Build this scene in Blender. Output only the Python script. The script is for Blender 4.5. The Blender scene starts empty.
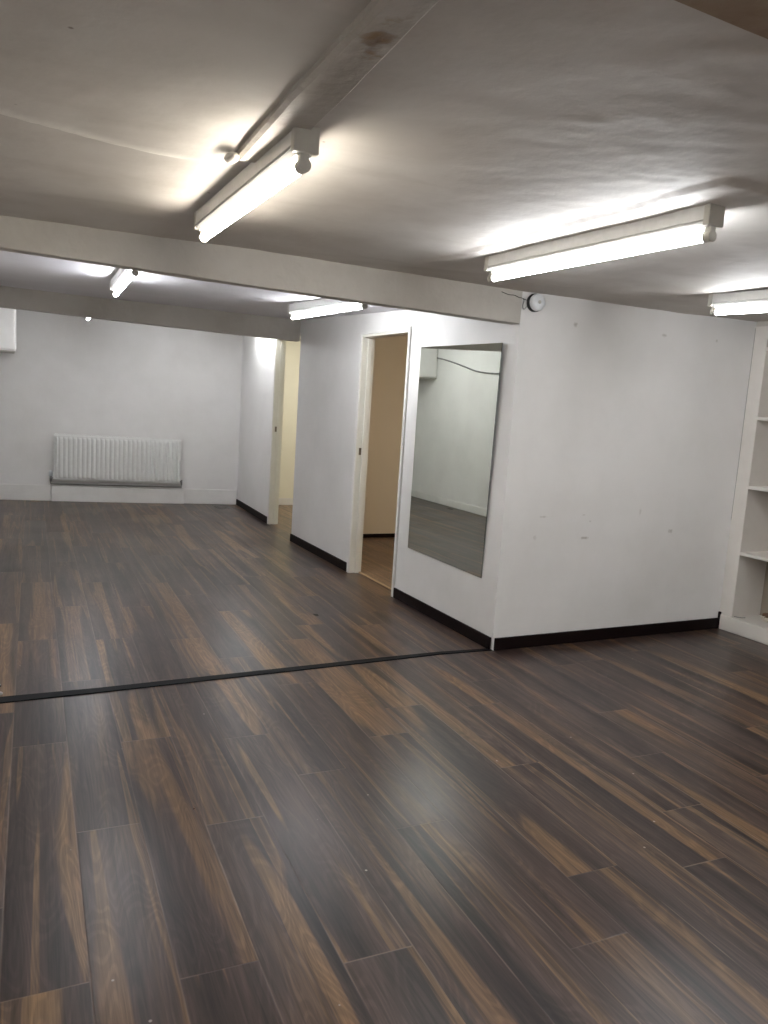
import bpy, bmesh, math, random
from mathutils import Vector, Matrix, noise
random.seed(7)
SC = bpy.context.scene
COL = SC.collection
PI = math.pi

# ------------------------------------------------------------------ materials
def new_mat(name):
    m = bpy.data.materials.new(name); m.use_nodes = True
    nt = m.node_tree; nt.nodes.clear()
    out = nt.nodes.new('ShaderNodeOutputMaterial')
    b = nt.nodes.new('ShaderNodeBsdfPrincipled')
    nt.links.new(b.outputs[0], out.inputs[0])
    return m, nt, b

def N(nt, typ, **kw):
    n = nt.nodes.new(typ)
    for k, v in kw.items(): setattr(n, k, v)
    return n

def ramp(nt, fac, stops, interp='LINEAR'):
    r = N(nt, 'ShaderNodeValToRGB'); r.color_ramp.interpolation = interp
    els = r.color_ramp.elements
    while len(els) < len(stops): els.new(0.5)
    for e, (p, c) in zip(els, stops):
        e.position = p; e.color = (c[0], c[1], c[2], 1) if not isinstance(c, (int, float)) else (c, c, c, 1)
    nt.links.new(fac, r.inputs[0]); return r

def srgb(r, g, b):
    f = lambda v: ((v/255+0.055)/1.055)**2.4 if v/255 > 0.04045 else v/255/12.92
    return (f(r), f(g), f(b))

def mix(nt, fac, a, b, mode='MIX'):
    m = N(nt, 'ShaderNodeMix', data_type='RGBA', blend_type=mode)
    for sock, v in ((m.inputs[0], fac), (m.inputs[6], a), (m.inputs[7], b)):
        if hasattr(v, 'is_output'): nt.links.new(v, sock)
        elif isinstance(v, tuple): sock.default_value = (v[0], v[1], v[2], 1)
        else: sock.default_value = v
    return m.outputs[2]

def mathn(nt, op, a, b=None, c=None):
    m = N(nt, 'ShaderNodeMath', operation=op)
    for i, v in enumerate((a, b, c)):
        if v is None: continue
        if hasattr(v, 'is_output'): nt.links.new(v, m.inputs[i])
        else: m.inputs[i].default_value = v
    return m.outputs[0]

def paint(name, base, dirt, dirt_amt=0.5, rough=0.6, scale=1.6, bump=0.15, bscale=40, spots=None, old=False, patch=None, spec=None):
    m, nt, b = new_mat(name)
    tc = N(nt, 'ShaderNodeTexCoord')
    n1 = N(nt, 'ShaderNodeTexNoise'); n1.inputs['Scale'].default_value = scale; n1.inputs['Detail'].default_value = 8
    n1.inputs['Roughness'].default_value = .6
    nt.links.new(tc.outputs['Object'], n1.inputs['Vector'])
    r = ramp(nt, n1.outputs[0], [(0.42, 0.0), (0.72, dirt_amt)])
    col = mix(nt, r.outputs[0], base, dirt)
    if spots:
        n3 = N(nt, 'ShaderNodeTexNoise'); n3.inputs['Scale'].default_value = 9; n3.inputs['Detail'].default_value = 3
        nt.links.new(tc.outputs['Object'], n3.inputs['Vector'])
        r3 = ramp(nt, n3.outputs[0], [(0.70, 0.0), (0.74, 0.6)])
        col = mix(nt, r3.outputs[0], col, spots)
    if old:
        mp = N(nt, 'ShaderNodeMapping'); mp.inputs['Rotation'].default_value = (0, 0, .5); mp.inputs['Scale'].default_value = (1.6, 3.6, 1)
        nt.links.new(tc.outputs['Object'], mp.inputs[0])
        ns = N(nt, 'ShaderNodeTexNoise'); ns.inputs['Scale'].default_value = 1.0; ns.inputs['Detail'].default_value = 9; ns.inputs['Distortion'].default_value = .8
        nt.links.new(mp.outputs[0], ns.inputs['Vector'])
        rs = ramp(nt, ns.outputs[0], [(0.48, 0.0), (0.68, 0.30)])
        col = mix(nt, rs.outputs[0], col, dirt)
        vs_ = N(nt, 'ShaderNodeTexVoronoi'); vs_.inputs['Scale'].default_value = 4.3; nt.links.new(tc.outputs['Object'], vs_.inputs['Vector'])
        rv = ramp(nt, vs_.outputs['Distance'], [(0.014, 0.7), (0.030, 0.0)])
        col = mix(nt, rv.outputs[0], col, srgb(96, 80, 66))
        fa = N(nt, 'ShaderNodeAttribute', attribute_name='filler')
        col = mix(nt, fa.outputs['Fac'], col, srgb(238, 235, 228))
    if patch:
        geo = N(nt, 'ShaderNodeTexCoord'); vm = N(nt, 'ShaderNodeVectorMath', operation='DISTANCE')
        mp = N(nt, 'ShaderNodeMapping'); mp.inputs['Scale'].default_value = (1.0, .42, .2); nt.links.new(geo.outputs['Object'], mp.inputs[0])
        nt.links.new(mp.outputs[0], vm.inputs[0]); vm.inputs[1].default_value = (patch[0], patch[1]*.42, patch[2]*.2)
        pn = N(nt, 'ShaderNodeTexNoise'); pn.inputs['Scale'].default_value = 16; pn.inputs['Detail'].default_value = 5; nt.links.new(geo.outputs['Object'], pn.inputs['Vector'])
        dd = mathn(nt, 'MULTIPLY_ADD', pn.outputs[0], .13, vm.outputs['Value'])
        pr = ramp(nt, dd, [(0.072, 0.9), (0.084, .6), (0.096, 0.0)])
        pc = ramp(nt, pn.outputs[0], [(0.42, srgb(140, 112, 74)), (0.56, srgb(96, 68, 36))])
        col = mix(nt, pr.outputs[0], col, pc.outputs[0])
    nt.links.new(col, b.inputs['Base Color'])
    b.inputs['Roughness'].default_value = rough
    if spec is not None: b.inputs['Specular IOR Level'].default_value = spec
    n2 = N(nt, 'ShaderNodeTexNoise'); n2.inputs['Scale'].default_value = bscale; n2.inputs['Detail'].default_value = 5
    nt.links.new(tc.outputs['Object'], n2.inputs['Vector'])
    n4 = N(nt, 'ShaderNodeTexNoise'); n4.inputs['Scale'].default_value = 5; n4.inputs['Detail'].default_value = 4
    nt.links.new(tc.outputs['Object'], n4.inputs['Vector'])
    s = mathn(nt, 'MULTIPLY_ADD', n4.outputs[0], 3.0, n2.outputs[0])
    bp = N(nt, 'ShaderNodeBump'); bp.inputs['Strength'].default_value = bump; bp.inputs['Distance'].default_value = 0.004
    nt.links.new(s, bp.inputs['Height']); nt.links.new(bp.outputs[0], b.inputs['Normal'])
    return m

def plain(name, c, rough=0.5, metal=0.0, spec=None):
    m, nt, b = new_mat(name)
    tc = N(nt, 'ShaderNodeTexCoord'); n = N(nt, 'ShaderNodeTexNoise'); n.inputs['Scale'].default_value = 30
    nt.links.new(tc.outputs['Object'], n.inputs['Vector'])
    r = ramp(nt, n.outputs[0], [(0.3, tuple(x*0.93 for x in c)), (0.7, c)])
    nt.links.new(r.outputs[0], b.inputs['Base Color'])
    b.inputs['Roughness'].default_value = rough; b.inputs['Metallic'].default_value = metal
    if spec is not None: b.inputs['Specular IOR Level'].default_value = spec
    return m

def glow(name, c, s):
    m, nt, b = new_mat(name)
    b.inputs['Base Color'].default_value = (.9, .9, .9, 1)
    b.inputs['Emission Color'].default_value = (*c, 1); b.inputs['Emission Strength'].default_value = s
    return m

def wood(name, dark, mid, tan, tan_amt=1.0, rough=.36):
    m, nt, b = new_mat(name)
    at = N(nt, 'ShaderNodeAttribute', attribute_name='pl')      # s along plank, t across, random id
    ed = N(nt, 'ShaderNodeAttribute', attribute_name='pe')      # distance to ends (x), half width distance (y), random (z)
    sp = N(nt, 'ShaderNodeSeparateXYZ'); nt.links.new(at.outputs['Vector'], sp.inputs[0])
    s, t, rnd = sp.outputs
    def nz(ss, ts, rs, detail=2, dist=0.0, rough_=.5):
        c = N(nt, 'ShaderNodeCombineXYZ')
        nt.links.new(mathn(nt, 'MULTIPLY', s, ss), c.inputs[0])
        nt.links.new(mathn(nt, 'MULTIPLY', t, ts), c.inputs[1])
        nt.links.new(mathn(nt, 'MULTIPLY', rnd, rs), c.inputs[2])
        n = N(nt, 'ShaderNodeTexNoise'); n.inputs['Scale'].default_value = 1
        n.inputs['Detail'].default_value = detail; n.inputs['Distortion'].default_value = dist
        n.inputs['Roughness'].default_value = rough_
        nt.links.new(c.outputs[0], n.inputs['Vector']); return n.outputs[0]
    big = nz(0.42, 6.0, 91, 1.2, .35)
    band = ramp(nt, big, [(0.575, 0.0), (0.605, 0.75*tan_amt), (0.66, 1.0*tan_amt)])
    big2 = nz(0.5, 15, 57, 1, .4)
    band2 = ramp(nt, big2, [(0.59, 0.0), (0.625, 0.8*tan_amt), (0.69, .25)])
    base_v = nz(0.8, 10, 33, 4, .3)
    base = ramp(nt, base_v, [(0.3, dark), (0.56, mid), (0.72, tuple((p+q)/2 for p, q in zip(mid, tan)))])
    fine = nz(5, 130, 71, 4, .4, .65)
    c1 = mix(nt, mathn(nt, 'MULTIPLY', mathn(nt, 'MAXIMUM', band.outputs[0], band2.outputs[0]), .9), base.outputs[0], tan)
    # cathedral grain rings
    ring = mathn(nt, 'SINE', mathn(nt, 'MULTIPLY', nz(1.6, 9, 13, 1, .5), 95.0))
    ringr = ramp(nt, ring, [(0.0, 0.78), (0.8, 1.0)])
    c2 = mix(nt, 1.0, c1, ringr.outputs[0], 'MULTIPLY')
    vein = nz(1.3, 34, 19, 5, .5, .6)
    vr_ = ramp(nt, vein, [(0.36, 0.55), (0.47, 0.92), (0.62, 1.10)])
    c2 = mix(nt, 1.0, c2, vr_.outputs[0], 'MULTIPLY')
    fr = ramp(nt, fine, [(0.3, 0.62), (0.6, 1.10)])
    c3 = mix(nt, 1.0, c2, fr.outputs[0], 'MULTIPLY')
    # per-plank tone
    sp2 = N(nt, 'ShaderNodeSeparateXYZ'); nt.links.new(ed.outputs['Vector'], sp2.inputs[0])
    tone = ramp(nt, sp2.outputs[2], [(0.0, (0.80, 0.76, 0.76)), (0.5, (1.0, .98, .97)), (1.0, (1.16, 1.18, 1.17))])
    c4 = mix(nt, 1.0, c3, tone.outputs[0], 'MULTIPLY')
    # dust at the joints
    dmin = mathn(nt, 'MINIMUM', sp2.outputs[0], sp2.outputs[1])
    tc = N(nt, 'ShaderNodeTexCoord')
    dn = N(nt, 'ShaderNodeTexNoise'); dn.inputs['Scale'].default_value = 3.0; nt.links.new(tc.outputs['Object'], dn.inputs['Vector'])
    dsel = ramp(nt, dn.outputs[0], [(0.42, 0.12), (0.62, 0.65)])
    j = ramp(nt, dmin, [(0.0, 1.0), (0.0022, 0.9), (0.0034, 0.0)])
    jf = mathn(nt, 'MULTIPLY', j.outputs[0], dsel.outputs[0])
    c5 = mix(nt, jf, c4, srgb(128, 110, 98))
    # crumbs of dust and plaster
    vo = N(nt, 'ShaderNodeTexVoronoi'); vo.inputs['Scale'].default_value = 5.5; nt.links.new(tc.outputs['Object'], vo.inputs['Vector'])
    vr = ramp(nt, vo.outputs['Distance'], [(0.018, 0.85), (0.028, 0.0)])
    c6 = mix(nt, vr.outputs[0], c5, srgb(170, 160, 150))
    nt.links.new(c6, b.inputs['Base Color'])
    rn = N(nt, 'ShaderNodeTexNoise'); rn.inputs['Scale'].default_value = 1.4; rn.inputs['Detail'].default_value = 6
    nt.links.new(tc.outputs['Object'], rn.inputs['Vector'])
    r1 = mathn(nt, 'MULTIPLY_ADD', rn.outputs[0], .14, rough-.09)
    nt.links.new(mathn(nt, 'MULTIPLY_ADD', sp2.outputs[2], .06, r1), b.inputs['Roughness'])
    b.inputs['Specular IOR Level'].default_value = .42
    bh = ramp(nt, dmin, [(0.0, 0.0), (0.003, 1.0)])
    hb = mathn(nt, 'MULTIPLY_ADD', fine, 0.25, bh.outputs[0])
    bp = N(nt, 'ShaderNodeBump'); bp.inputs['Strength'].default_value = .35; bp.inputs['Distance'].default_value = 0.001
    nt.links.new(hb, bp.inputs['Height']); nt.links.new(bp.outputs[0], b.inputs['Normal'])
    return m

M = {}
M['wall'] = paint('white_wall_paint', srgb(226, 224, 221), srgb(205, 203, 198), .5, .55, 1.4, .10)
def scuffs(src, name, pts):
    m = src.copy(); m.name = name; nt = m.node_tree
    b = nt.nodes['Principled BSDF']; cin = b.inputs['Base Color'].links[0].from_socket
    tc = N(nt, 'ShaderNodeTexCoord'); nn = N(nt, 'ShaderNodeTexNoise'); nn.inputs['Scale'].default_value = 60; nn.inputs['Detail'].default_value = 3
    nt.links.new(tc.outputs['Object'], nn.inputs['Vector'])
    for x, z, wx, wz, a in pts:
        mp = N(nt, 'ShaderNodeMapping'); mp.inputs['Location'].default_value = (-x/wx, 0, -z/wz); mp.inputs['Scale'].default_value = (1/wx, 0, 1/wz)
        nt.links.new(tc.outputs['Object'], mp.inputs[0])
        ln = N(nt, 'ShaderNodeVectorMath', operation='LENGTH'); nt.links.new(mp.outputs[0], ln.inputs[0])
        d = mathn(nt, 'MULTIPLY_ADD', nn.outputs[0], 1.2, ln.outputs['Value'])
        r = ramp(nt, d, [(0.55, 0.0), (0.56, a), (1.0, 0.0)]) if False else ramp(nt, mathn(nt, 'MULTIPLY', d, .5), [(0.45, a), (0.75, 0.0)])
        cin = mix(nt, r.outputs[0], cin, srgb(168, 162, 152))
    nt.links.new(cin, b.inputs['Base Color']); return m
M['wall_centre'] = scuffs(M['wall'], 'scuffed_wall_paint', [(.409, 2.006, .02, .02, .7), (1.14, 2.011, .03, .014, .6), (.646, .691, .045, .012, .75), (1.394, .725, .03, .02, .6), (.30, .83, .04, .008, .5), (.62, .84, .02, .006, .5), (.68, .80, .015, .006, .4), (1.62, 2.02, .015, .015, .5), (1.1, .86, .015, .03, .35), (.25, .70, .02, .02, .3)])
M['ceil'] = paint('old_ceiling_paint', srgb(203, 198, 191), srgb(162, 153, 143), .7, .7, 1.1, .3, 22, old=True)
M['ceil2'] = paint('pale_ceiling_paint', srgb(216, 214, 217), srgb(196, 193, 193), .6, .7, 1.1, .15, 22)
M['beam'] = paint('beam_paint', srgb(188, 183, 174), srgb(162, 154, 142), .6, .6, 2.2, .6, 26)
M['beam_long'] = paint('peeling_beam_paint', srgb(186, 180, 171), srgb(150, 141, 129), .7, .6, 2.2, 1.0, 26, patch=(-2.075, -2.36, 2.13))
M['cream'] = paint('cream_wall_paint', srgb(224, 214, 195), srgb(214, 202, 180), .4, .6, 1.4, .1)
M['cream2'] = paint('pale_yellow_wall_paint', srgb(232, 229, 211), srgb(222, 218, 198), .4, .6, 1.4, .1)
M['trimw'] = paint('gloss_white_trim', srgb(228, 226, 222), srgb(208, 205, 200), .5, .35, 3, .06)
M['trimc'] = paint('ivory_door_lining', srgb(228, 226, 216), srgb(212, 208, 194), .5, .4, 3, .06)
M['skirt'] = paint('black_brown_skirting', srgb(20, 11, 11), srgb(30, 18, 16), .5, .5, 5, .1, spec=.12)
M['stain'] = paint('stained_brown_beam', srgb(150, 132, 112), srgb(124, 90, 66), .9, .8, 3.5, .8, 20, spots=srgb(165, 112, 82))
M['floor'] = wood('dark_walnut_laminate', srgb(46, 37, 36), srgb(84, 69, 63), srgb(134, 105, 75), rough=.31)
M['floor2'] = wood('brown_laminate', srgb(96, 76, 62), srgb(128, 104, 84), srgb(150, 122, 92), .6)
M['strip'] = plain('black_strip', srgb(6, 8, 12), .55, spec=.12)
M['metal_w'] = plain('white_enamel', srgb(222, 222, 218), .38)
M['metal_h'] = plain('light_housing_enamel', srgb(204, 203, 199), .4)
M['plastic_g'] = plain('aged_plastic', srgb(186, 182, 172), .5)
M['plastic_w'] = plain('white_plastic', srgb(226, 228, 230), .4)
M['rubber'] = plain('black_rubber', srgb(16, 16, 18), .5)
M['chrome'] = plain('dull_chrome', srgb(150, 150, 148), .3, .9)
M['brass'] = plain('worn_steel', srgb(120, 112, 98), .35, .8)
M['pipe'] = plain('painted_pipe', srgb(200, 197, 190), .5)
M['grey'] = plain('grey_cable', srgb(120, 118, 114), .6)
M['dark'] = plain('dark_gap', srgb(26, 22, 20), .9)
M['shelf'] = paint('shelf_paint', srgb(226, 221, 214), srgb(206, 200, 190), .4, .5, 2.5, .05)
M['shelf_in'] = paint('shelf_inner_tone', srgb(204, 198, 190), srgb(186, 178, 168), .5, .6, 2.5, .05)  # duller than the shelf fronts, on one side panel
M['shelf_back'] = paint('shelf_back_tone', srgb(156, 145, 131), srgb(140, 128, 114), .5, .6, 2.5, .05)  # darker and browner than the rest of the unit
M['thresh'] = plain('pale_wood_threshold', srgb(176, 150, 118), .5)
M['paper'] = plain('brown_kraft_paper', srgb(112, 84, 64), .8)
M['tape_in'] = plain('pale_core', srgb(190, 180, 165), .8)
WARM = (1.0, 0.93, 0.82); COOL = (0.93, 0.96, 1.0)
M['tube_w'] = glow('warm_tube', WARM, 1.0)
M['tube_c'] = glow('cool_tube', COOL, 1.0)
M['bulb_w'] = glow('warm_bulb', (1.0, .87, .70), 1.0)
M['bulb_y'] = glow('pale_bulb', (1.0, .96, .88), 1.0)
def strength(k, s): M[k].node_tree.nodes['Principled BSDF'].inputs['Emission Strength'].default_value = s
M['tube_f'] = glow('far_cool_tube', COOL, 1.0)
M['tube_fill'] = glow('added_fill_tube', COOL, 1.0)  # glow of the two added fill tubes
M['tube_l'] = glow('radiator_end_cool_tube', COOL, 1.0)
strength('tube_l', 19); strength('tube_w', 10.5); strength('tube_c', 14.5); strength('tube_f', 12); strength('tube_fill', 36); strength('bulb_w', 22); strength('bulb_y', 27)
m, nt, b = new_mat('mirror_silver')
tc = N(nt, 'ShaderNodeTexCoord'); n = N(nt, 'ShaderNodeTexNoise'); n.inputs['Scale'].default_value = 2.0
nt.links.new(tc.outputs['Object'], n.inputs['Vector'])
r = ramp(nt, n.outputs[0], [(0.3, srgb(243, 248, 238)), (0.7, srgb(246, 250, 241))]); nt.links.new(r.outputs[0], b.inputs['Base Color'])
b.inputs['Metallic'].default_value = 1; b.inputs['Roughness'].default_value = .015
M['mirror'] = m
M['mirror_edge'] = plain('mirror_edge_glass', srgb(52, 60, 56), .2)

# ------------------------------------------------------------------ geometry helpers
def link(name, bm, mat, parent=None, smooth=False, bevel=0.0, seg=2):
    me = bpy.data.meshes.new(name)
    bmesh.ops.recalc_face_normals(bm, faces=bm.faces)
    bm.to_mesh(me); bm.free()
    if isinstance(mat, (list, tuple)):
        for x in mat: me.materials.append(x)
    else: me.materials.append(mat)
    if smooth:
        for p in me.polygons: p.use_smooth = True
    o = bpy.data.objects.new(name, me); COL.objects.link(o)
    if parent: o.parent = parent
    if bevel:
        md = o.modifiers.new('bevel', 'BEVEL'); md.width = bevel; md.segments = seg; md.limit_method = 'ANGLE'
    return o

def BM(): return bmesh.new()

def box(bm, x0, x1, y0, y1, z0, z1, mi=0):
    v = [bm.verts.new(p) for p in ((x0,y0,z0),(x1,y0,z0),(x1,y1,z0),(x0,y1,z0),(x0,y0,z1),(x1,y0,z1),(x1,y1,z1),(x0,y1,z1))]
    fs = [bm.faces.new([v[i] for i in f]) for f in ((3,2,1,0),(4,5,6,7),(0,1,5,4),(1,2,6,5),(2,3,7,6),(3,0,4,7))]
    for f in fs: f.material_index = mi
    return v

def prism(bm, pts, z0, z1):
    """pts: 2-D footprint, z0/z1 may be lists per point"""
    n = len(pts)
    a = [bm.verts.new((p[0], p[1], z0[i] if isinstance(z0, (list, tuple)) else z0)) for i, p in enumerate(pts)]
    c = [bm.verts.new((p[0], p[1], z1[i] if isinstance(z1, (list, tuple)) else z1)) for i, p in enumerate(pts)]
    bm.faces.new(a[::-1]); bm.faces.new(c)
    for i in range(n): bm.faces.new((a[i], a[(i+1) % n], c[(i+1) % n], c[i]))

def tube(bm, pts, r, seg=10, cap=True):
    pts = [Vector(p) for p in pts]; rings = []
    up = Vector((0, 0, 1))
    for i, p in enumerate(pts):
        d = (pts[min(i+1, len(pts)-1)] - pts[max(i-1, 0)]).normalized()
        a = d.cross(up)
        if a.length < 1e-3: a = d.cross(Vector((1, 0, 0)))
        a.normalize(); c = d.cross(a)
        rr = r[i] if isinstance(r, (list, tuple)) else r
        rings.append([bm.verts.new(p + a*math.cos(2*PI*k/seg)*rr + c*math.sin(2*PI*k/seg)*rr) for k in range(seg)])
    for A, B in zip(rings, rings[1:]):
        for k in range(seg): bm.faces.new((A[k], A[(k+1) % seg], B[(k+1) % seg], B[k]))
    if cap: bm.faces.new(rings[0][::-1]); bm.faces.new(rings[-1])

def lathe(bm, prof, axis='y', seg=28):
    """prof = (radius, offset) list; turned about axis"""
    rings = []
    for r, h in prof:
        ring = []
        for k in range(seg):
            a = 2*PI*k/seg; c, s = math.cos(a)*r, math.sin(a)*r
            ring.append(bm.verts.new((c, h, s) if axis == 'y' else ((c, s, h) if axis == 'z' else (h, c, s))))
        rings.append(ring)
    for A, B in zip(rings, rings[1:]):
        for k in range(seg): bm.faces.new((A[k], A[(k+1) % seg], B[(k+1) % seg], B[k]))
    bm.faces.new(rings[0]); bm.faces.new(rings[-1][::-1])

def empty(name, loc=(0, 0, 0), rz=0):
    o = bpy.data.objects.new(name, None); COL.objects.link(o); o.location = loc; o.rotation_euler = (0, 0, rz)
    o.empty_display_size = .1
    return o

def tag(o, label=None, cat=None, group=None, kind=None):
    if label: o['label'] = label
    if cat: o['category'] = cat
    if group: o['group'] = group
    if kind: o['kind'] = kind
    return o

def structure(o, label, cat):
    return tag(o, label, cat, kind='structure')

def part(o, label): o['label'] = label; return o

def copy_tree(o, parent=None):
    c = o.copy(); COL.objects.link(c)
    if parent: c.parent = parent
    for ch in [x for x in bpy.data.objects if x.parent == o]: copy_tree(ch, c)
    return c

# ------------------------------------------------------------------ floor (planks of one laminate floor)
PW, PL = 0.2035, 1.418
SH = 0.0375
def plank_floor(name, mat, x0, x1, y0, y1, joints, u0=-2.448, shear=SH, rnd=random.Random(3), xy=False):
    bm = BM()
    pl = bm.loops.layers.float_vector.new('pl'); pe = bm.loops.layers.float_vector.new('pe')
    k0 = math.floor((x0 - shear*y1 - u0)/PW)-1; k1 = math.ceil((x1 - shear*y0 - u0)/PW)+1
    def poly_clip(p):           # clip a polygon by the rectangle
        for ax, lim, sg in ((0, x0, 1), (0, x1, -1), (1, y0, 1), (1, y1, -1)):
            q = []
            for i in range(len(p)):
                a, c = p[i], p[(i+1) % len(p)]
                da, dc = sg*(a[ax]-lim), sg*(c[ax]-lim)
                if da >= 0: q.append(a)
                if (da < 0) != (dc < 0):
                    t = da/(da-dc); q.append((a[0]+(c[0]-a[0])*t, a[1]+(c[1]-a[1])*t))
            p = q
            if len(p) < 3: return None
        return p
    for k in range(k0, k1+1):
        ua = u0 + k*PW; uc = ua + PW
        j = joints.get(k, rnd.uniform(-PL, 0))
        n0 = math.floor((y0 - j)/PL) - 1; n1 = math.ceil((y1 - j)/PL) + 1
        for n in range(n0, n1+1):
            ya = j + n*PL; yc = ya + PL
            off = lambda u, y: (u + shear*y, y - shear*(u-ua))
            p = poly_clip([off(ua, ya), off(uc, ya), off(uc, yc), off(ua, yc)])
            r1, r2 = rnd.random(), rnd.random()
            if not p: continue
            # inner strips carry exact edge distances: split into 3 x 3 cells
            e = 0.006
            us = [ua, ua+e, (ua+uc)/2, uc-e, uc]; ys = [ya, ya+e, (ya+yc)/2, yc-e, yc]
            for a in range(4):
                for c in range(4):
                    q = poly_clip([off(us[a], ys[c]), off(us[a+1], ys[c]), off(us[a+1], ys[c+1]), off(us[a], ys[c+1])])
                    if not q: continue
                    try: f = bm.faces.new([bm.verts.new((X, Y, 0)) for X, Y in q])
                    except ValueError: continue
                    for lp in f.loops:
                        X, Y = lp.vert.co.x, lp.vert.co.y
                        u = X - shear*Y; yy = Y + shear*(u-ua)
                        t = u-ua; s = yy-ya
                        lp[pl] = (s if n % 2 else PL-s, t, r1)
                        lp[pe] = (min(s, PL-s) if (c in (0, 3)) else .006 if abs(yy-ys[2]) > 1e-3 else .7,
                                  min(t, PW-t) if (a in (0, 3)) else .006 if abs(u-us[2]) > 1e-3 else .1, r2)
    bmesh.ops.remove_doubles(bm, verts=bm.verts, dist=1e-5)
    for f in bm.faces:
        f.normal_update()
        if f.normal.z < 0: f.normal_flip()
    me = bpy.data.meshes.new(name); bm.to_mesh(me); bm.free(); me.materials.append(mat)
    o = bpy.data.objects.new(name, me); COL.objects.link(o)
    return o
JO = {-1: -.54, 0: -1.265, 1: -.62, 2: -1.363, 3: -.72, 4: -1.128, 5: -1.606, 6: -.9, 7: -2.047, 8: -1.34, 9: -2.145,
      10: -1.848, 11: -1.447, 12: -1.0, 13: -.35, 14: -1.75}
fl = plank_floor('floor', M['floor'], -3.6, 2.6, -5.5, 6.9, JO)
structure(fl, 'dark walnut laminate plank floor of the large white basement room', 'floor')

# ------------------------------------------------------------------ ceiling bays
def lerp(x, tab):
    if x <= tab[0][0]: return tab[0][1]
    for (a, va), (c, vc) in zip(tab, tab[1:]):
        if x <= c: return va + (vc-va)*(x-a)/(c-a)
    return tab[-1][1]
def sm(a, b, x):
    t = max(0, min(1, (x-a)/(b-a))); return t*t*(3-2*t)
def filler(x, y):
    v = 0
    if x < -2.1 and y < -1:
        yc = lerp(x, [(-3.6, -1.55), (-2.71, -1.445), (-2.477, -1.365), (-2.22, -1.325)]) + noise.noise(Vector((x*8, 0, 5)))*.006
        v = max(v, math.exp(-((y-yc)/.016)**2)*(1-sm(-2.3, -2.15, x)))
    d = math.hypot((x+1.0)/.32, (y+2.09)/.07); v = max(v, .55*math.exp(-d*d)*(.7+noise.noise(Vector((x*25, y*25, 4)))*1.3))
    d = math.hypot((x+.85)/.05, (y+1.8)/.4); v = max(v, .45*math.exp(-d*d)*(.7+noise.noise(Vector((x*25, y*25, 8)))*1.3))
    return max(0, min(1, v))
def front_z(x, y):
    z = lerp(x, [(-3.6, 2.125), (-1.6, 2.158), (0, 2.152), (1.3, 2.168), (2.0, 2.187)])
    n = noise.noise(Vector((x*1.3, y*1.3, 3.1)))*0.007 + noise.noise(Vector((x*5, y*5, 1)))*0.0026 + noise.noise(Vector((x*11+y*4, y*16, 2)))*0.0011*(.4+1.6*sm(-2.0, -1.2, x)*(1-sm(-2.0, -1.0, y)))
    # lowered plasterboard patch whose corner shows near (-.85, -2.13)
    wob = noise.noise(Vector((x*3, y*3, 9)))*0.03
    inside = sm(-.010, .010, (x+.85+wob)) * sm(-.010, .010, (y+2.13+wob*.6)) * (1-sm(-.6, -.15, y))
    n -= 0.011*inside
    # smeared filler at the patch corner
    d = math.hypot((x+1.0)/.35, (y+2.05)/.16)
    n -= 0.004*math.exp(-d*d*1.5)*(1+.6*noise.noise(Vector((x*14, y*30, 4))))
    # filled crack running in from the long wall
    if x < -2.15:
        yc = lerp(x, [(-3.6, -1.55), (-2.71, -1.445), (-2.477, -1.365), (-2.22, -1.325)]) + noise.noise(Vector((x*8, 0, 5)))*.006
        n -= 0.010*math.exp(-((y-yc)/.017)**2)*(1-sm(-2.3, -2.15, x))
    return z + n
def mid_z(x, y):
    return 2.162 + .034*max(0, y-1.5) + noise.noise(Vector((x*1.3, y*1.3, 7)))*0.006
def far_z(x, y): return 2.30 + noise.noise(Vector((x*1.3, y*1.3, 17)))*0.006
def ceil(name, x0, x1, y0, y1, f, step, label, mat=None):
    bm = BM(); nx = max(1, round((x1-x0)/step)); ny = max(1, round((y1-y0)/step))
    g = [[bm.verts.new((x0+(x1-x0)*i/nx, y0+(y1-y0)*j/ny, f(x0+(x1-x0)*i/nx, y0+(y1-y0)*j/ny))) for j in range(ny+1)] for i in range(nx+1)]
    for i in range(nx):
        for j in range(ny): bm.faces.new((g[i][j+1], g[i+1][j+1], g[i+1][j], g[i][j]))
    # flat top so the slab has thickness
    t = [bm.verts.new(p) for p in ((x0, y0, 2.42), (x1, y0, 2.42), (x1, y1, 2.42), (x0, y1, 2.42))]
    bm.faces.new(t)
    me = bpy.data.meshes.new(name); bm.to_mesh(me); bm.free(); me.materials.append(mat or M['ceil'])
    at = me.attributes.new('filler', 'FLOAT', 'POINT')
    if f is front_z:
        for v in me.vertices: at.data[v.index].value = filler(v.co.x, v.co.y)
    for p in me.polygons: p.use_smooth = True
    o = bpy.data.objects.new(name, me); COL.objects.link(o)
    return structure(o, label, 'ceiling')
ceil('ceiling', -3.6, 2.62, -5.5, 0.04, front_z, .016, 'stained uneven plaster ceiling over the open front of the room')
ceil('ceiling.001', -3.6, 0.06, 0.0, 3.78, mid_z, .06, 'ceiling bay between the two deep cross beams', M['ceil2'])
ceil('ceiling.002', -3.6, 0.22, 3.74, 6.95, far_z, .08, 'ceiling of the far bay over the radiator', M['ceil2'])

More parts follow.
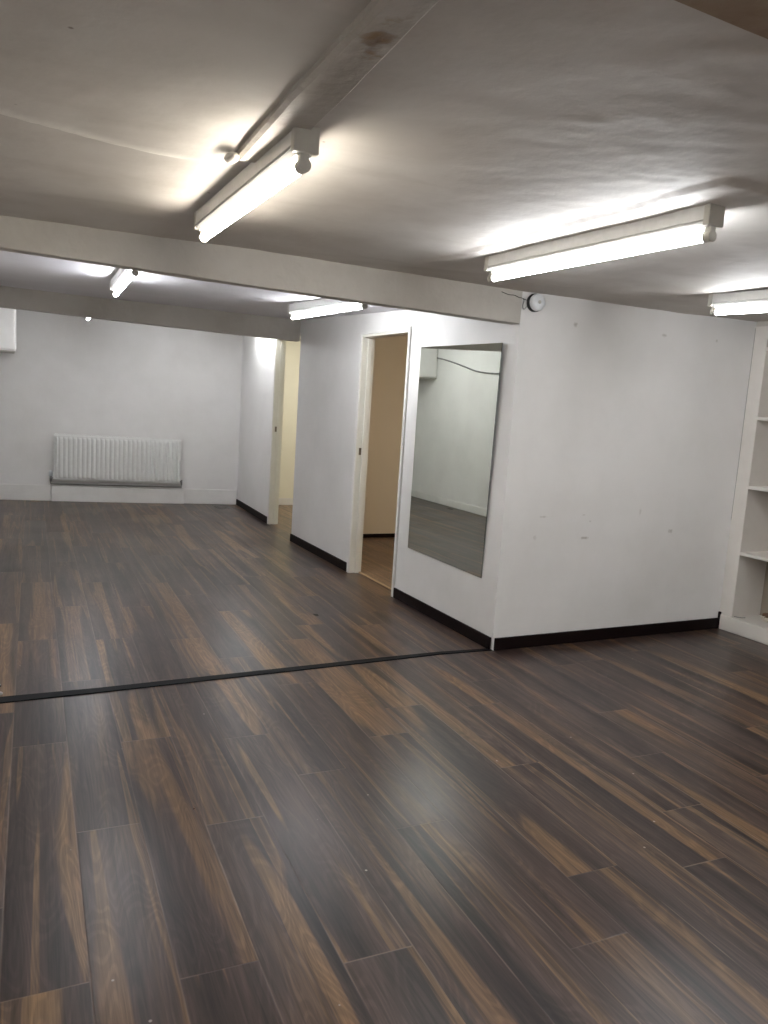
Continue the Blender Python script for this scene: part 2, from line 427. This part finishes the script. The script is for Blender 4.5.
# ------------------------------------------------------------------ walls
FARY = lambda x: 6.36 - 0.147*x
def wall(name, f, mat, label, bevel=0):
    bm = BM(); f(bm)
    return structure(link(name, bm, mat, bevel=bevel), label, 'wall')
TOP = 2.41
def wr(bm):
    box(bm, 0, .1, 0.0, 1.325, 0, TOP)
    box(bm, 0, .1, 1.325, 2.212, 2.033, TOP)
    box(bm, 0, .1, 2.212, 3.676, 0, TOP)
    prism(bm, [(0.0, 3.676), (.10, 3.676), (.2, 4.74), (.098, 4.74)], 2.12, TOP)
    prism(bm, [(.098, 4.74), (.2, 4.74), (.29, 6.34), (.172, 6.34)], 0, TOP)
wall('wall_right', wr, M['wall'], 'white partition wall with two open doorways and the mirror')
wall('wall_centre', lambda bm: prism(bm, [(0.1, 0.0), (2.3, -0.0), (2.3, .12), (0.1, .12)], 0, TOP), M['wall_centre'], 'broad white wall facing the viewer beside the shelves')
wall('wall_back', lambda bm: prism(bm, [(-3.7, FARY(-3.7)), (.3, FARY(.3)), (.3, FARY(.3)+.15), (-3.7, FARY(-3.7)+.15)], 0, TOP), M['wall'], 'white end wall behind the radiator')
wall('wall_left', lambda bm: (box(bm, -3.15, -3.0, 0, 7.0, 0, TOP), box(bm, -3.6, -3.15, -.0, .12, 0, TOP), box(bm, -3.75, -3.6, -5.5, .12, 0, TOP)), M['wall'], 'long white side wall reflected in the mirror')
wall('wall_front', lambda bm: box(bm, -3.75, 2.75, -5.62, -5.5, 0, TOP), M['wall'], 'white wall closing the room behind the viewer')
wall('wall_shelves', lambda bm: (box(bm, 2.30, 2.42, -1.86, .12, 0, TOP), box(bm, 1.98, 2.42, -5.5, -1.86, 0, TOP)), M['wall'], 'white side wall holding the built-in shelves')

# rooms behind the doorways
structure(plank_floor('floor', M['floor2'], .1, 2.6, .12, 3.76, {}, shear=0, u0=.1), 'brown laminate floor of the cream room behind the near doorway', 'floor').location.z = 0.002
structure(plank_floor('floor', M['floor2'], .12, 2.6, 3.84, 6.3, {}, shear=0, u0=.1), 'brown laminate floor of the room behind the far doorway', 'floor').location.z = 0.002
wall('wall_cream', lambda bm: (box(bm, .1, 2.7, 3.76, 3.84, 0, TOP), box(bm, 2.6, 2.7, .12, 3.76, 0, TOP), box(bm, .1, 2.6, .12, .13, 0, TOP)), M['cream'], 'cream wall seen through the near doorway')
wall('wall_yellow', lambda bm: (box(bm, .29, 2.7, 6.30, 6.38, 0, TOP), box(bm, 2.6, 2.7, 3.84, 6.3, 0, TOP), box(bm, .11, 2.6, 3.84, 3.85, 0, TOP)), M['cream2'], 'pale yellow wall seen through the far doorway')
ceil('ceiling.003', .09, 2.7, .05, 6.38, lambda x, y: 2.25, .5, 'ceiling of the side rooms behind the partition', M['cream'])

# beams
def beamy(bm, y0, y1, zb, x0, x1, n=26, seed=0, jag=.003):
    """cross beam: bottom height follows zb(x), slightly uneven plaster edges"""
    ring = []
    for i in range(n+1):
        x = x0+(x1-x0)*i/n
        j = lambda s: noise.noise(Vector((x*2.3, s, seed)))*jag
        z = zb(x)
        ring.append([bm.verts.new(p) for p in ((x, y0+j(1), 2.35), (x, y0+j(2), (z+2.15)/2), (x, y0+j(3), z+j(4)), (x, y1+j(5), z+j(6)), (x, y1+j(7), 2.35))])
    for A, B in zip(ring, ring[1:]):
        for k in range(5): bm.faces.new((A[k], B[k], B[(k+1) % 5], A[(k+1) % 5]))
    bm.faces.new(ring[0]); bm.faces.new(ring[-1][::-1])
bm = BM(); beamy(bm, -.004, .085, lambda x: lerp(x, [(-3.6, 2.03), (-2.7, 2.008), (-1.6, 1.986), (0, 1.968)]), -3.6, 0.0, seed=3)
structure(link('ceiling_beam', bm, M['beam'], bevel=.004), 'deep white cross beam running to the corner above the mirror', 'beam')
bm = BM(); beamy(bm, 3.70, 3.80, lambda x: lerp(x, [(-3.6, 2.08), (-2.7, 2.068), (-1.45, 2.046), (0, 2.028)]), -3.0, 0.0, seed=8)
structure(link('ceiling_beam', bm, M['beam'], bevel=.004), 'second cross beam farther back above the far doorway', 'beam')
# long shallow beam carrying the warm light
bm = BM()
ring = []
for i in range(31):
    y = -2.9+1.6*i/30
    xl = lerp(y, [(-2.9, -2.15), (-2.4, -2.13), (-2.0, -2.124), (-1.5, -2.098), (0, -2.0)]) + noise.noise(Vector((y*4, 1, 2)))*.004
    xr = lerp(y, [(-2.9, -2.07), (-2.53, -2.045), (-1.9, -2.0), (-1.2, -1.97), (0, -1.93)]) + noise.noise(Vector((y*4, 3, 2)))*.005
    zz = 2.135 + .05*sm(-1.46, -1.36, y) + noise.noise(Vector((y*3, 5, 2)))*.003
    ring.append([bm.verts.new(p) for p in ((xl, y, 2.3), (xl, y, zz), (xl+.012, y, zz-.006), (xr-.006, y, zz-.002), (xr, y, zz+.004), (xr, y, 2.3))])
for A, B in zip(ring, ring[1:]):
    for k in range(6): bm.faces.new((A[k], B[k], B[(k+1) % 6], A[(k+1) % 6]))
bm.faces.new(ring[0]); bm.faces.new(ring[-1][::-1])
structure(link('ceiling_beam', bm, M['beam_long']), 'shallow lengthwise beam holding the warm tube light', 'beam')
bm = BM(); beamy(bm, -3.25, -2.86, lambda x: 2.07, -3.6, 1.98, seed=12, jag=.012)
structure(link('ceiling_beam', bm, M['stain']), 'brown stained beam at the upper edge of the view', 'beam')
bm = BM(); box(bm, -3.0, -2.80, .09, 3.70, 2.02, 2.3)
structure(link('ceiling_beam', bm, M['beam'], bevel=.004), 'boxed strip along the top of the side wall, seen in the mirror', 'beam')

# ------------------------------------------------------------------ skirtings
def skirt(name, pts, h, th, mat, label, bev=.003):
    """pts = run of face points; board thickness goes to the left of travel"""
    bm = BM(); 
    for (a, b) in zip(pts, pts[1:]):
        a = Vector((*a, 0)); b = Vector((*b, 0)); d = (b-a).normalized(); n = Vector((-d.y, d.x, 0))*th
        prism(bm, [a.xy, b.xy, (b+n).xy, (a+n).xy], 0, h)
    return structure(link(name, bm, mat, bevel=bev), label, 'skirting board')
skirt('baseboard_right', [(0, .012), (0, 1.318)], .078, .014, M['skirt'], 'black skirting under the mirror')
skirt('baseboard_right', [(0, 2.222), (0, 3.676)], .078, .014, M['skirt'], 'black skirting on the wall piece between the doorways')
skirt('baseboard_right', [(.098, 4.77), (.172, 6.33)], .078, .014, M['skirt'], 'black skirting on the short wall by the radiator wall')
skirt('baseboard_centre', [(1.965, 0), (.012, 0)][::-1], -.0, .0, M['skirt'], 'x') if False else None
bm = BM(); box(bm, .012, 1.965, -.014, 0, 0, .078)
structure(link('baseboard_centre', bm, M['skirt'], bevel=.003), 'black skirting along the broad white wall', 'skirting board')
bm = BM()
def bb(bm, x0, x1, h, th):
    prism(bm, [(x0, FARY(x0)-th), (x1, FARY(x1)-th), (x1, FARY(x1)), (x0, FARY(x0))], 0, h)
bb(bm, -3.0, -2.115, .197, .02); bb(bm, -.52, .16, .197, .02)
structure(link('baseboard_back', bm, M['trimw'], bevel=.006), 'tall white skirting on the end wall', 'skirting board')
bm = BM(); bb(bm, -2.113, -.522, .19, .05)
structure(link('baseboard_back', bm, M['trimw'], bevel=.004), 'thicker white boxed skirting beneath the radiator', 'skirting board')
bm = BM(); box(bm, -3.0, -2.985, .12, 6.79, 0, .10)
structure(link('baseboard_left', bm, M['trimw'], bevel=.005), 'white skirting on the side wall, seen in the mirror', 'skirting board')
bm = BM(); box(bm, .3, 2.6, 6.285, 6.30, 0, .095)
structure(link('baseboard_yellow', bm, M['trimw'], bevel=.004), 'white skirting inside the far doorway', 'skirting board')
bm = BM(); box(bm, .1, 2.6, 3.745, 3.76, 0, .045)
structure(link('baseboard_cream', bm, M['skirt'], bevel=.003), 'dark brown skirting inside the near doorway', 'skirting board')
# dark upright stub at the end of the black skirting
bm = BM(); box(bm, 1.963, 1.979, -.02, -.002, 0, .125)
structure(link('trim_1', bm, M['skirt'], bevel=.002), 'short black upright at the end of the skirting by the shelves', 'trim')

# ------------------------------------------------------------------ doorways
def doorway(name, label, y0, y1, zt, x0, x1, cw_near, cw_far, plate_z, skew=0.0):
    r = structure(empty(name, (x0, (y0+y1)/2, 0)), label, 'doorway')
    L = lambda bm, n, m=M['trimc'], bev=.002: None
    def add(n, m, *b, bev=.002):
        bm = BM()
        for q in b: box(bm, q[0]-x0, q[1]-x0, q[2]-(y0+y1)/2, q[3]-(y0+y1)/2, q[4], q[5])
        return link(n, bm, m, r, bevel=bev)
    t = .022
    j1 = add('jamb', M['trimc'], (x0-.006, x1+.006, y1-t, y1, 0, zt), (x0+.045, x1-.02, y1-t-.012, y1-t, 0, zt-.022))
    add('jamb', M['trimc'], (x0-.006, x1+.006, y0, y0+t, 0, zt))
    add('head', M['trimc'], (x0-.006, x1+.006, y0+t, y1-t, zt-t, zt))
    add('casing', M['trimw'], (x0-.014, x0, y1-.014, y1+cw_far, 0, zt+.0), (x0-.014, x0, y0-cw_near, y0+.010, 0, zt+.0), (x0-.014, x0, y0-cw_near, y1+cw_far, zt, zt+.018))
    part(add('strike_plate', M['brass'], (x0+.018, x0+.040, y1-t-.0025, y1-t+.001, plate_z-.03, plate_z+.03), bev=.001), 'dull metal strike plate')
    return r
d1 = doorway('door_1', 'open doorway with ivory lining left of the mirror', 1.345, 2.192, 2.015, 0, .1, .014, .022, 1.05)
bm = BM(); box(bm, .080, .105, 1.345-1.7685+.02, 2.192-1.7685-.02, 0, .007)
part(link('threshold', bm, M['thresh'], d1, bevel=.003), 'pale wooden threshold strip')
d2 = doorway('door_2', 'open far doorway to the yellow room near the end wall', 3.70, 4.735, 2.12, .10, .2, .0, .02, 1.10)

# ------------------------------------------------------------------ floor strip
bm = BM()
L = [(-3.6, .028, .10), (-2.71, -.013, .08), (-2.28, -.014, .066), (-.73, .026, .060), (-.35, .034, .048), (.0, .012, .04)]
top = []; n = len(L)
a = [bm.verts.new((x, y-w/2, 0.001)) for x, y, w in L]; b_ = [bm.verts.new((x, y+w/2, 0.001)) for x, y, w in L]
a2 = [bm.verts.new((x, y-w/2+.004, 0.005)) for x, y, w in L]; b2 = [bm.verts.new((x, y+w/2-.004, 0.005)) for x, y, w in L]
for i in range(n-1):
    for A, B in ((a, a2), (a2, b2), (b2, b_), (b_, a)): bm.faces.new((A[i], A[i+1], B[i+1], B[i]))
bm.faces.new((a[0], a2[0], b2[0], b_[0])); bm.faces.new((a[-1], b_[-1], b2[-1], a2[-1]))
tag(link('floor_strip', bm, M['strip']), 'thin black strip laid across the dark wooden floor', 'floor strip')

# ------------------------------------------------------------------ fluorescent lights
def fluorescent(label, loc, rz, glow_mat, length=1.20, group='fluorescent tube lights on the ceiling'):
    """loc = centre of the tube, runs along local y; near end is -y"""
    r = tag(empty('fluorescent_light', (loc[0], loc[1], loc[2]+.10), rz), label, 'light', group)
    h = length/2
    Z = -.10                                     # tube axis below the empty
    bm = BM()
    prof = [(-.032, .094), (.032, .094), (.032, .048), (.0275, .046), (.0275, .041), (.032, .039), (.020, .025), (-.020, .025), (-.032, .039), (-.0275, .041), (-.0275, .046), (-.032, .048)]
    A = [bm.verts.new((x, -h+.012, z+Z)) for x, z in prof]; B = [bm.verts.new((x, h-.012, z+Z)) for x, z in prof]
    bm.faces.new(A); bm.faces.new(B[::-1])
    for i in range(len(prof)): bm.faces.new((A[i], B[i], B[(i+1) % len(prof)], A[(i+1) % len(prof)]))
    link('housing', bm, M['metal_h'], r)
    for ya, yb in ((-.02, .02), (-h+.05, -h+.13), (h-.13, h-.05)):
        bm = BM(); box(bm, -.014, .014, ya, yb, -.008, .022)
        link('mounting_bracket', bm, M['metal_h'], r)
    for s in (-1, 1):
        bm = BM(); y0, y1 = sorted((s*(h-.014), s*(h+.012)))
        box(bm, -.035, .035, y0, y1, .028+Z, .096+Z)
        link('end_cap', bm, M['plastic_g'], r, bevel=.004)
        bm = BM(); y0, y1 = sorted((s*(h-.026), s*(h+.004)))
        # round lamp holder on a short neck
        seg = 20; pr = [(math.cos(2*PI*k/seg)*.0185, math.sin(2*PI*k/seg)*.0185) for k in range(seg)]
        P = [bm.verts.new((x, y0, z+Z)) for x, z in pr]; Q = [bm.verts.new((x, y1, z+Z)) for x, z in pr]
        bm.faces.new(P); bm.faces.new(Q[::-1])
        for k in range(seg): bm.faces.new((P[k], Q[k], Q[(k+1) % seg], P[(k+1) % seg]))
        box(bm, -.012, .012, y0+.002, y1-.002, .010+Z, .034+Z)
        link('lamp_holder', bm, M['plastic_g'], r, bevel=.0015)
    bm = BM(); tube(bm, [(0, -h+.026, Z), (0, -h+.03, Z), (0, h-.03, Z), (0, h-.026, Z)], [.011, .0145, .0145, .011], 14)
    link('tube', bm, glow_mat, r, smooth=True)
    return r
TL = 1.17
def light2(label, p0, p1, z, mat, length=None):
    """p0 near end of the tube, p1 a point towards its far end"""
    p0 = Vector(p0); p1 = Vector(p1); d = (p1-p0); ln = length or d.length; d.normalize()
    c = p0 + d*(ln/2)
    return fluorescent(label, (c.x, c.y, z), math.atan2(-d.x, d.y), mat, ln+.0)
light2('warm white tube light under the lengthwise beam', (-2.012, -1.81), (-2.0, -.65), 2.048, M['tube_w'])
light2('cool tube light nearest the round wall alarm, above the broad white wall', (-.675, -1.94), (-.703, -.73), 2.052, M['tube_c'])
light2('tube light partly cut off by the photo edge, in front of the shelves', (.92, -1.90), (.725, -.73), 2.055, M['tube_c'])
light2('small tube light behind the deep beam, above the open floor', (-2.052, .68), (-2.0, 1.86), 2.072, M['tube_c'])
light2('tube light behind the deep beam, next to the doorway with the beige room', (-.60, .86), (-.675, 1.95), 2.072, M['tube_c'], 1.17)
light2('tube light over the far doorway, mostly hidden by the second beam', (-.10, 4.45), (-.08, 5.6), 2.19, M['tube_f'], TL)
light2('tube light over the radiator end, only its bright tip showing', (-1.84, 4.45), (-1.81, 5.55), 2.187, M['tube_l'], TL)

light2('added unseen fill tube light behind the viewer', (-1.95, -5.2), (-1.97, -4.1), 2.048, M['tube_fill'], TL)  # both tubes here are added, unseen, to brighten the near ceiling and floor
light2('second added unseen fill tube light behind the viewer, on the shelf side', (.3, -5.1), (.28, -4.0), 2.048, M['tube_fill'], TL)
# lamps of the side rooms
def ceiling_lamp(label, loc, mat):
    r = tag(empty('ceiling_lamp', loc), label, 'light')
    bm = BM(); lathe(bm, [(.12, 0), (.125, -.012), (.12, -.03)], 'z'); link('lamp_base', bm, M['plastic_w'], r, smooth=True)
    bm = BM(); lathe(bm, [(.115, -.03), (.11, -.055), (.08, -.08), (.03, -.092), (.005, -.094)], 'z'); link('lamp_shade', bm, mat, r, smooth=True)
    return r
ceiling_lamp('round warm ceiling lamp inside the cream room', (1.5, 1.6, 2.25), M['bulb_w'])
ceiling_lamp('round ceiling lamp inside the pale yellow room', (1.2, 5.1, 2.25), M['bulb_y'])

# ------------------------------------------------------------------ conduit and stain on the long beam
rt = tag(empty('conduit', (-2.11, -2.0, 2.13)), 'painted cable pipe clipped along the lengthwise beam', 'pipe')
pts = []
for i in range(24):
    y = -2.85+1.38*i/23
    pts.append((lerp(y, [(-2.85, -2.155), (-2.4, -2.142), (-2.0, -2.138), (-1.47, -2.112)])+.11+noise.noise(Vector((y*3, 0, 1)))*.003, y+2.0, 2.124-2.13))
bm = BM(); tube(bm, pts, .0125, 10); link('pipe', bm, M['pipe'], rt, smooth=True)
bm = BM(); bmesh.ops.create_icosphere(bm, subdivisions=3, radius=.019)
for v in bm.verts:
    v.co *= 1+noise.noise(v.co*40)*.25; v.co.z *= .7; v.co.y *= 2.4
    v.co += Vector((-.002, .535, .002))
part(link('plaster_lump', bm, M['beam'], rt, smooth=True), 'lump of filler where the pipe ends')
for y in (-2.55, -1.75):
    bm = BM(); px = lerp(y, [(-2.85, -2.155), (-2.4, -2.142), (-2.0, -2.138), (-1.47, -2.112)])+.11
    tube(bm, [(px, y+2.0-.008, -.003), (px, y+2.0+.008, -.003)], .0145, 12); link('pipe_clip', bm, M['pipe'], rt)
# cables
def cable(name, pts, r, mat, label, cat='cable', parent=None):
    P = [Vector(p) for p in pts]; out = []
    for i in range(len(P)-1):
        p0, p1, p2, p3 = P[max(i-1, 0)], P[i], P[i+1], P[min(i+2, len(P)-1)]
        for k in range(6):
            t = k/6
            out.append(.5*((2*p1)+(p2-p0)*t+(2*p0-5*p1+4*p2-p3)*t*t+(3*p1-p0-3*p2+p3)*t**3))
    out.append(P[-1]); bm = BM(); tube(bm, out, r, 8)
    return tag(link(name, bm, mat, smooth=True), label, cat)
cable('hanging_cable', [(-2.985, 6.3, 2.10), (-2.985, 5.9, 2.06), (-2.975, 5.5, 1.99), (-2.965, 5.2, 1.93), (-2.96, 4.9, 1.87), (-2.97, 4.5, 1.84), (-2.985, 4.1, 1.86), (-2.985, 3.5, 1.93)], .009, M['grey'],
      'grey cable drooping along the side wall, reflected in the mirror')
cable('alarm_cable', [(.04, -.010, 2.104), (.02, -.010, 2.106), (-.005, -.009, 2.112), (-.03, -.009, 2.114), (-.06, -.009, 2.122), (-.10, -.009, 2.121), (-.15, -.009, 2.131)], .0018, M['dark'],
      'thin dark wire from the round wall alarm along the beam')
cable('alarm_cable', [(.036, -.003, 2.07), (.018, -.003, 2.052), (.006, -.006, 2.075), (.012, -.006, 2.10), (.0, -.009, 2.112)], .0022, M['grey'],
      'short looped grey wire beside the round wall alarm')
cable('shelf_wire', [(1.976, -.022, .121), (2.0, -.07, .1130), (2.01, -.13, .1130), (2.03, -.15, .1130), (2.06, -.155, .1130)], .0022, M['grey'],
      'thin grey wire lying on the lowest shelf')

# ------------------------------------------------------------------ round wall alarm
r = tag(empty('wall_alarm', (.085, 0, 2.096)), 'round white alarm with black rim high in the wall corner', 'alarm')
bm = BM(); lathe(bm, [(.050, 0), (.052, -.002), (.052, -.020), (.047, -.024)], 'y', 36); part(link('rim', bm, M['rubber'], r, smooth=False), 'black rubber rim')
bm = BM(); lathe(bm, [(.046, -.022), (.0485, -.028), (.0485, -.040), (.044, -.050), (.030, -.056), (.012, -.058), (.002, -.058)], 'y', 36); link('cover', bm, M['plastic_w'], r, smooth=True)
bm = BM(); lathe(bm, [(.010, -.056), (.010, -.061), (.006, -.063)], 'y', 16); link('button', bm, M['plastic_g'], r, smooth=True)

# ------------------------------------------------------------------ mirror
r = tag(empty('wall_mirror', (0, .65, .415)), 'large frameless mirror leaning on the white wall by the doorway', 'mirror')
cs = [(-.029, 1.116, 1.873), (-.029, .120, 1.862), (-.006, .172, .415), (-.006, 1.153, .421)]
bm = BM()
F = [bm.verts.new(Vector(p)-Vector((0, .65, .415))) for p in cs]; G = [bm.verts.new(Vector(p)-Vector((-.004, .65, .415))) for p in cs]
f = bm.faces.new(F); f.material_index = 0
g = bm.faces.new(G[::-1]); g.material_index = 1
for i in range(4): q = bm.faces.new((F[i], F[(i+1) % 4], G[(i+1) % 4], G[i])); q.material_index = 1
link('glass', bm, [M['mirror'], M['mirror_edge']], r)

# ------------------------------------------------------------------ radiator
ang = math.atan(-.147)
cx = -1.328; org = Vector((cx, FARY(cx), 0)); dn = Vector((-math.sin(-ang)*-1, 0, 0))
r = tag(empty('radiator', (cx, FARY(cx), .25), ang), 'white ribbed panel radiator on the end wall', 'radiator')
W, H = 1.515, .575; z0 = .015
def ydepth(u, v):
    # ribbed front: u along, v height fractions in metres
    e = sm(0, .02, v-.030)*sm(0, .02, H-.030-v)*sm(0, .012, u-.022)*sm(0, .012, W-.022-u)
    p = W/28.0; ph = (u % p)/p
    rib = sm(.08, .30, ph)*(1-sm(.70, .92, ph))
    return -.085 - .011*rib*e
bm = BM(); NU, NV = 28*10, 16
us = [W*i/NU for i in range(NU+1)]; vs = [0, .004, .03, .036, .043, .05, .1, .25, .4, .5, H-.05, H-.043, H-.036, H-.03, H-.004, H]
gr = [[bm.verts.new((u-W/2, ydepth(u, v)+(0.006 if v in (0, H) else 0), z0+v)) for v in vs] for u in us]
for i in range(NU):
    for j in range(len(vs)-1): bm.faces.new((gr[i][j], gr[i+1][j], gr[i+1][j+1], gr[i][j+1]))
bk = [[bm.verts.new((u-W/2, -.070, z0+v)) for v in (0, H)] for u in (0, W)]
bm.faces.new([gr[i][0] for i in range(NU+1)][::-1] + [bk[0][0], bk[1][0]][0:2]) if False else None
o = link('front_panel', bm, M['metal_w'], r, smooth=True)
bm = BM(); box(bm, -W/2+.001, W/2-.001, -.080, -.068, z0+.003, z0+H-.003); link('panel_body', bm, M['metal_w'], r, bevel=.004)
bm = BM(); box(bm, -W/2+.02, W/2-.02, -.040, -.030, z0+.01, z0+H-.01); link('rear_panel', bm, M['metal_w'], r, bevel=.004)
bm = BM()
k = 0
xx = -W/2+.01
while xx < W/2-.02:
    box(bm, xx, xx+.010, -.078, -.030, z0+H-.004, z0+H+.003); xx += .026
box(bm, -W/2, W/2, -.084, -.078, z0+H-.012, z0+H+.004); box(bm, -W/2, W/2, -.032, -.026, z0+H-.012, z0+H+.004)
link('top_grille', bm, M['metal_w'], r)
for s in (-1, 1):
    bm = BM(); x0_, x1_ = sorted((s*W/2, s*(W/2+.003))); box(bm, x0_, x1_, -.083, -.028, z0+.01, z0+H+.002); link('side_panel', bm, M['metal_w'], r, bevel=.002)
    bm = BM(); box(bm, s*.55-.015, s*.55+.015, -.030, 0.0, z0+.06, z0+H-.06); link('wall_bracket', bm, M['metal_w'], r)
# valves and pipes
bm = BM(); tube(bm, [(-W/2, -.055, z0+.03), (-W/2-.045, -.055, z0+.03)], .011, 12); tube(bm, [(-W/2-.035, -.055, z0-.01), (-W/2-.035, -.055, z0+.055)], .013, 12)
v = link('valve', bm, M['chrome'], r, smooth=True)
bm = BM(); lathe(bm, [(.016, 0), (.021, .006), (.021, .05), (.018, .062), (.008, .066)], 'z', 18)
for vv in bm.verts: vv.co += Vector((-W/2-.035, -.055, z0+.052))
part(link('valve_knob', bm, M['plastic_w'], v, smooth=True), 'white round valve head')
bm = BM(); tube(bm, [(W/2, -.055, z0+.03), (W/2+.03, -.055, z0+.03)], .010, 12); tube(bm, [(W/2+.026, -.055, z0-.012), (W/2+.026, -.055, z0+.052)], .012, 12)
link('valve', bm, M['chrome'], r, smooth=True)
bm = BM(); tube(bm, [(-W/2-.035, -.055, z0-.01), (-W/2-.035, -.055, -.028), (-W/2+.05, -.055, -.030), (W/2-.05, -.055, -.030), (W/2+.026, -.055, -.028), (W/2+.026, -.055, z0-.012)], .0085, 10)
part(link('pipe', bm, M['grey'], r, smooth=True), 'grey pipe running under the panel')

# ------------------------------------------------------------------ boxed unit high on the end wall
r = tag(empty('wall_box', (-2.78, 6.35, 1.775)), 'white boxed unit high in the far wall corner', 'box')
bm = BM(); box(bm, -.22, .262, -.35, .31, .012, .60); link('casing', bm, M['trimw'], r, bevel=.03, seg=4)
bm = BM(); box(bm, -.22, .25, -.34, .31, 0, .012); part(link('bottom_panel', bm, M['plastic_g'], r, bevel=.003), 'grey underside panel')

# ------------------------------------------------------------------ built-in shelves
r = tag(empty('shelving_unit', (1.98, 0, 0)), 'tall white built-in shelves beside the broad wall', 'shelves')
Y1 = -1.86; D = .30
def sh(name, *bs, mat=None, bev=.002, lab=None):
    bm = BM()
    for q in bs: box(bm, *q)
    o = link(name, bm, mat or M['shelf'], r, bevel=bev)
    if lab: part(o, lab)
    return o
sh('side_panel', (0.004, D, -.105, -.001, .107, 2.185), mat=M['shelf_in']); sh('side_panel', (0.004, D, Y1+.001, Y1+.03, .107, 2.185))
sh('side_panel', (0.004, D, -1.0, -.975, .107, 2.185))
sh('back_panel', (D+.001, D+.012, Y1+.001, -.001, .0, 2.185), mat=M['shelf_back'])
sh('front_stile', (-.004, .004, -.108, -.001, .107, 2.15), (-.004, .004, -1.01, -.965, .107, 2.15))
sh('plinth', (-.012, D, Y1+.001, -.002, 0, .107), bev=.006)
for zt in (.561, 1.033, 1.512, 1.985):
    sh('shelf', (-.002, D, -.9745, -.1055, zt, zt+.022)); sh('shelf', (-.002, D, Y1+.031, -1.0005, zt, zt+.022))
# hairline crack between wall and shelves
bm = BM(); tube(bm, [(-.0045, -.006, 2.14), (-.0045, -.004, 1.6), (-.0045, -.005, 1.2), (-.0045, -.002, .80)], .0013, 6)
part(link('crack', bm, M['grey'], r), 'thin grey crack beside the upright')
# crumpled paper with a pale roll on the lowest shelf
r = tag(empty('paper_bundle', (2.21, -.27, .107)), 'small crumpled brown paper bundle on the lowest shelf', 'paper')
bm = BM(); bmesh.ops.create_icosphere(bm, subdivisions=4, radius=.06)
for v in bm.verts:
    v.co *= 1+noise.noise(v.co*28)*.35+noise.noise(v.co*70)*.12
    v.co.z = max(-.028, v.co.z*.55)+.029; v.co.x *= 1.1; v.co.y *= 1.2
link('wrapping', bm, M['paper'], r)
bm = BM(); tube(bm, [(-.075, -.05, .016), (-.055, .045, .016)], .0155, 16); part(link('roll', bm, M['tape_in'], r, smooth=False), 'short pale roll')

# ------------------------------------------------------------------ small door stop at the end of the strip
r = tag(empty('floor_bolt', (-2.725, .075, 0)), 'small metal floor bolt at the end of the black strip', 'bolt')
bm = BM(); lathe(bm, [(.024, 0), (.024, .004), (.012, .007), (.009, .03), (.014, .034), (.015, .044), (.010, .049)], 'z', 20); link('post', bm, M['chrome'], r, smooth=True)
bm = BM(); lathe(bm, [(.0155, .035), (.018, .037), (.018, .042), (.0155, .044)], 'z', 20); link('buffer', bm, M['rubber'], r, smooth=True)

# ------------------------------------------------------------------ camera, world, view
cam = bpy.data.cameras.new('camera'); co = bpy.data.objects.new('camera', cam); COL.objects.link(co)
R_ = Vector((0.89458753, -0.44231053, 0.06383212)); U_ = Vector((0.00377554, 0.1503107, 0.9886316)); F_ = Vector((0.44687682, 0.8841765, -0.13613604))
mt = Matrix((R_, U_, -F_)).transposed().to_4x4(); mt.translation = Vector((-2.72458, -3.80148, 1.45)); co.matrix_world = mt
cam.sensor_fit = 'VERTICAL'; cam.sensor_height = 36; cam.lens = 775.64*36/1024; cam.clip_start = .02
SC.camera = co
w = bpy.data.worlds.new('world'); SC.world = w; w.use_nodes = True
w.node_tree.nodes['Background'].inputs[0].default_value = (.05, .05, .05, 1); w.node_tree.nodes['Background'].inputs[1].default_value = .3
SC.view_settings.view_transform = 'Standard'; SC.view_settings.look = 'None'; SC.view_settings.gamma = 1
SC.view_settings.exposure = 2.25; SC.view_settings.use_curve_mapping = False
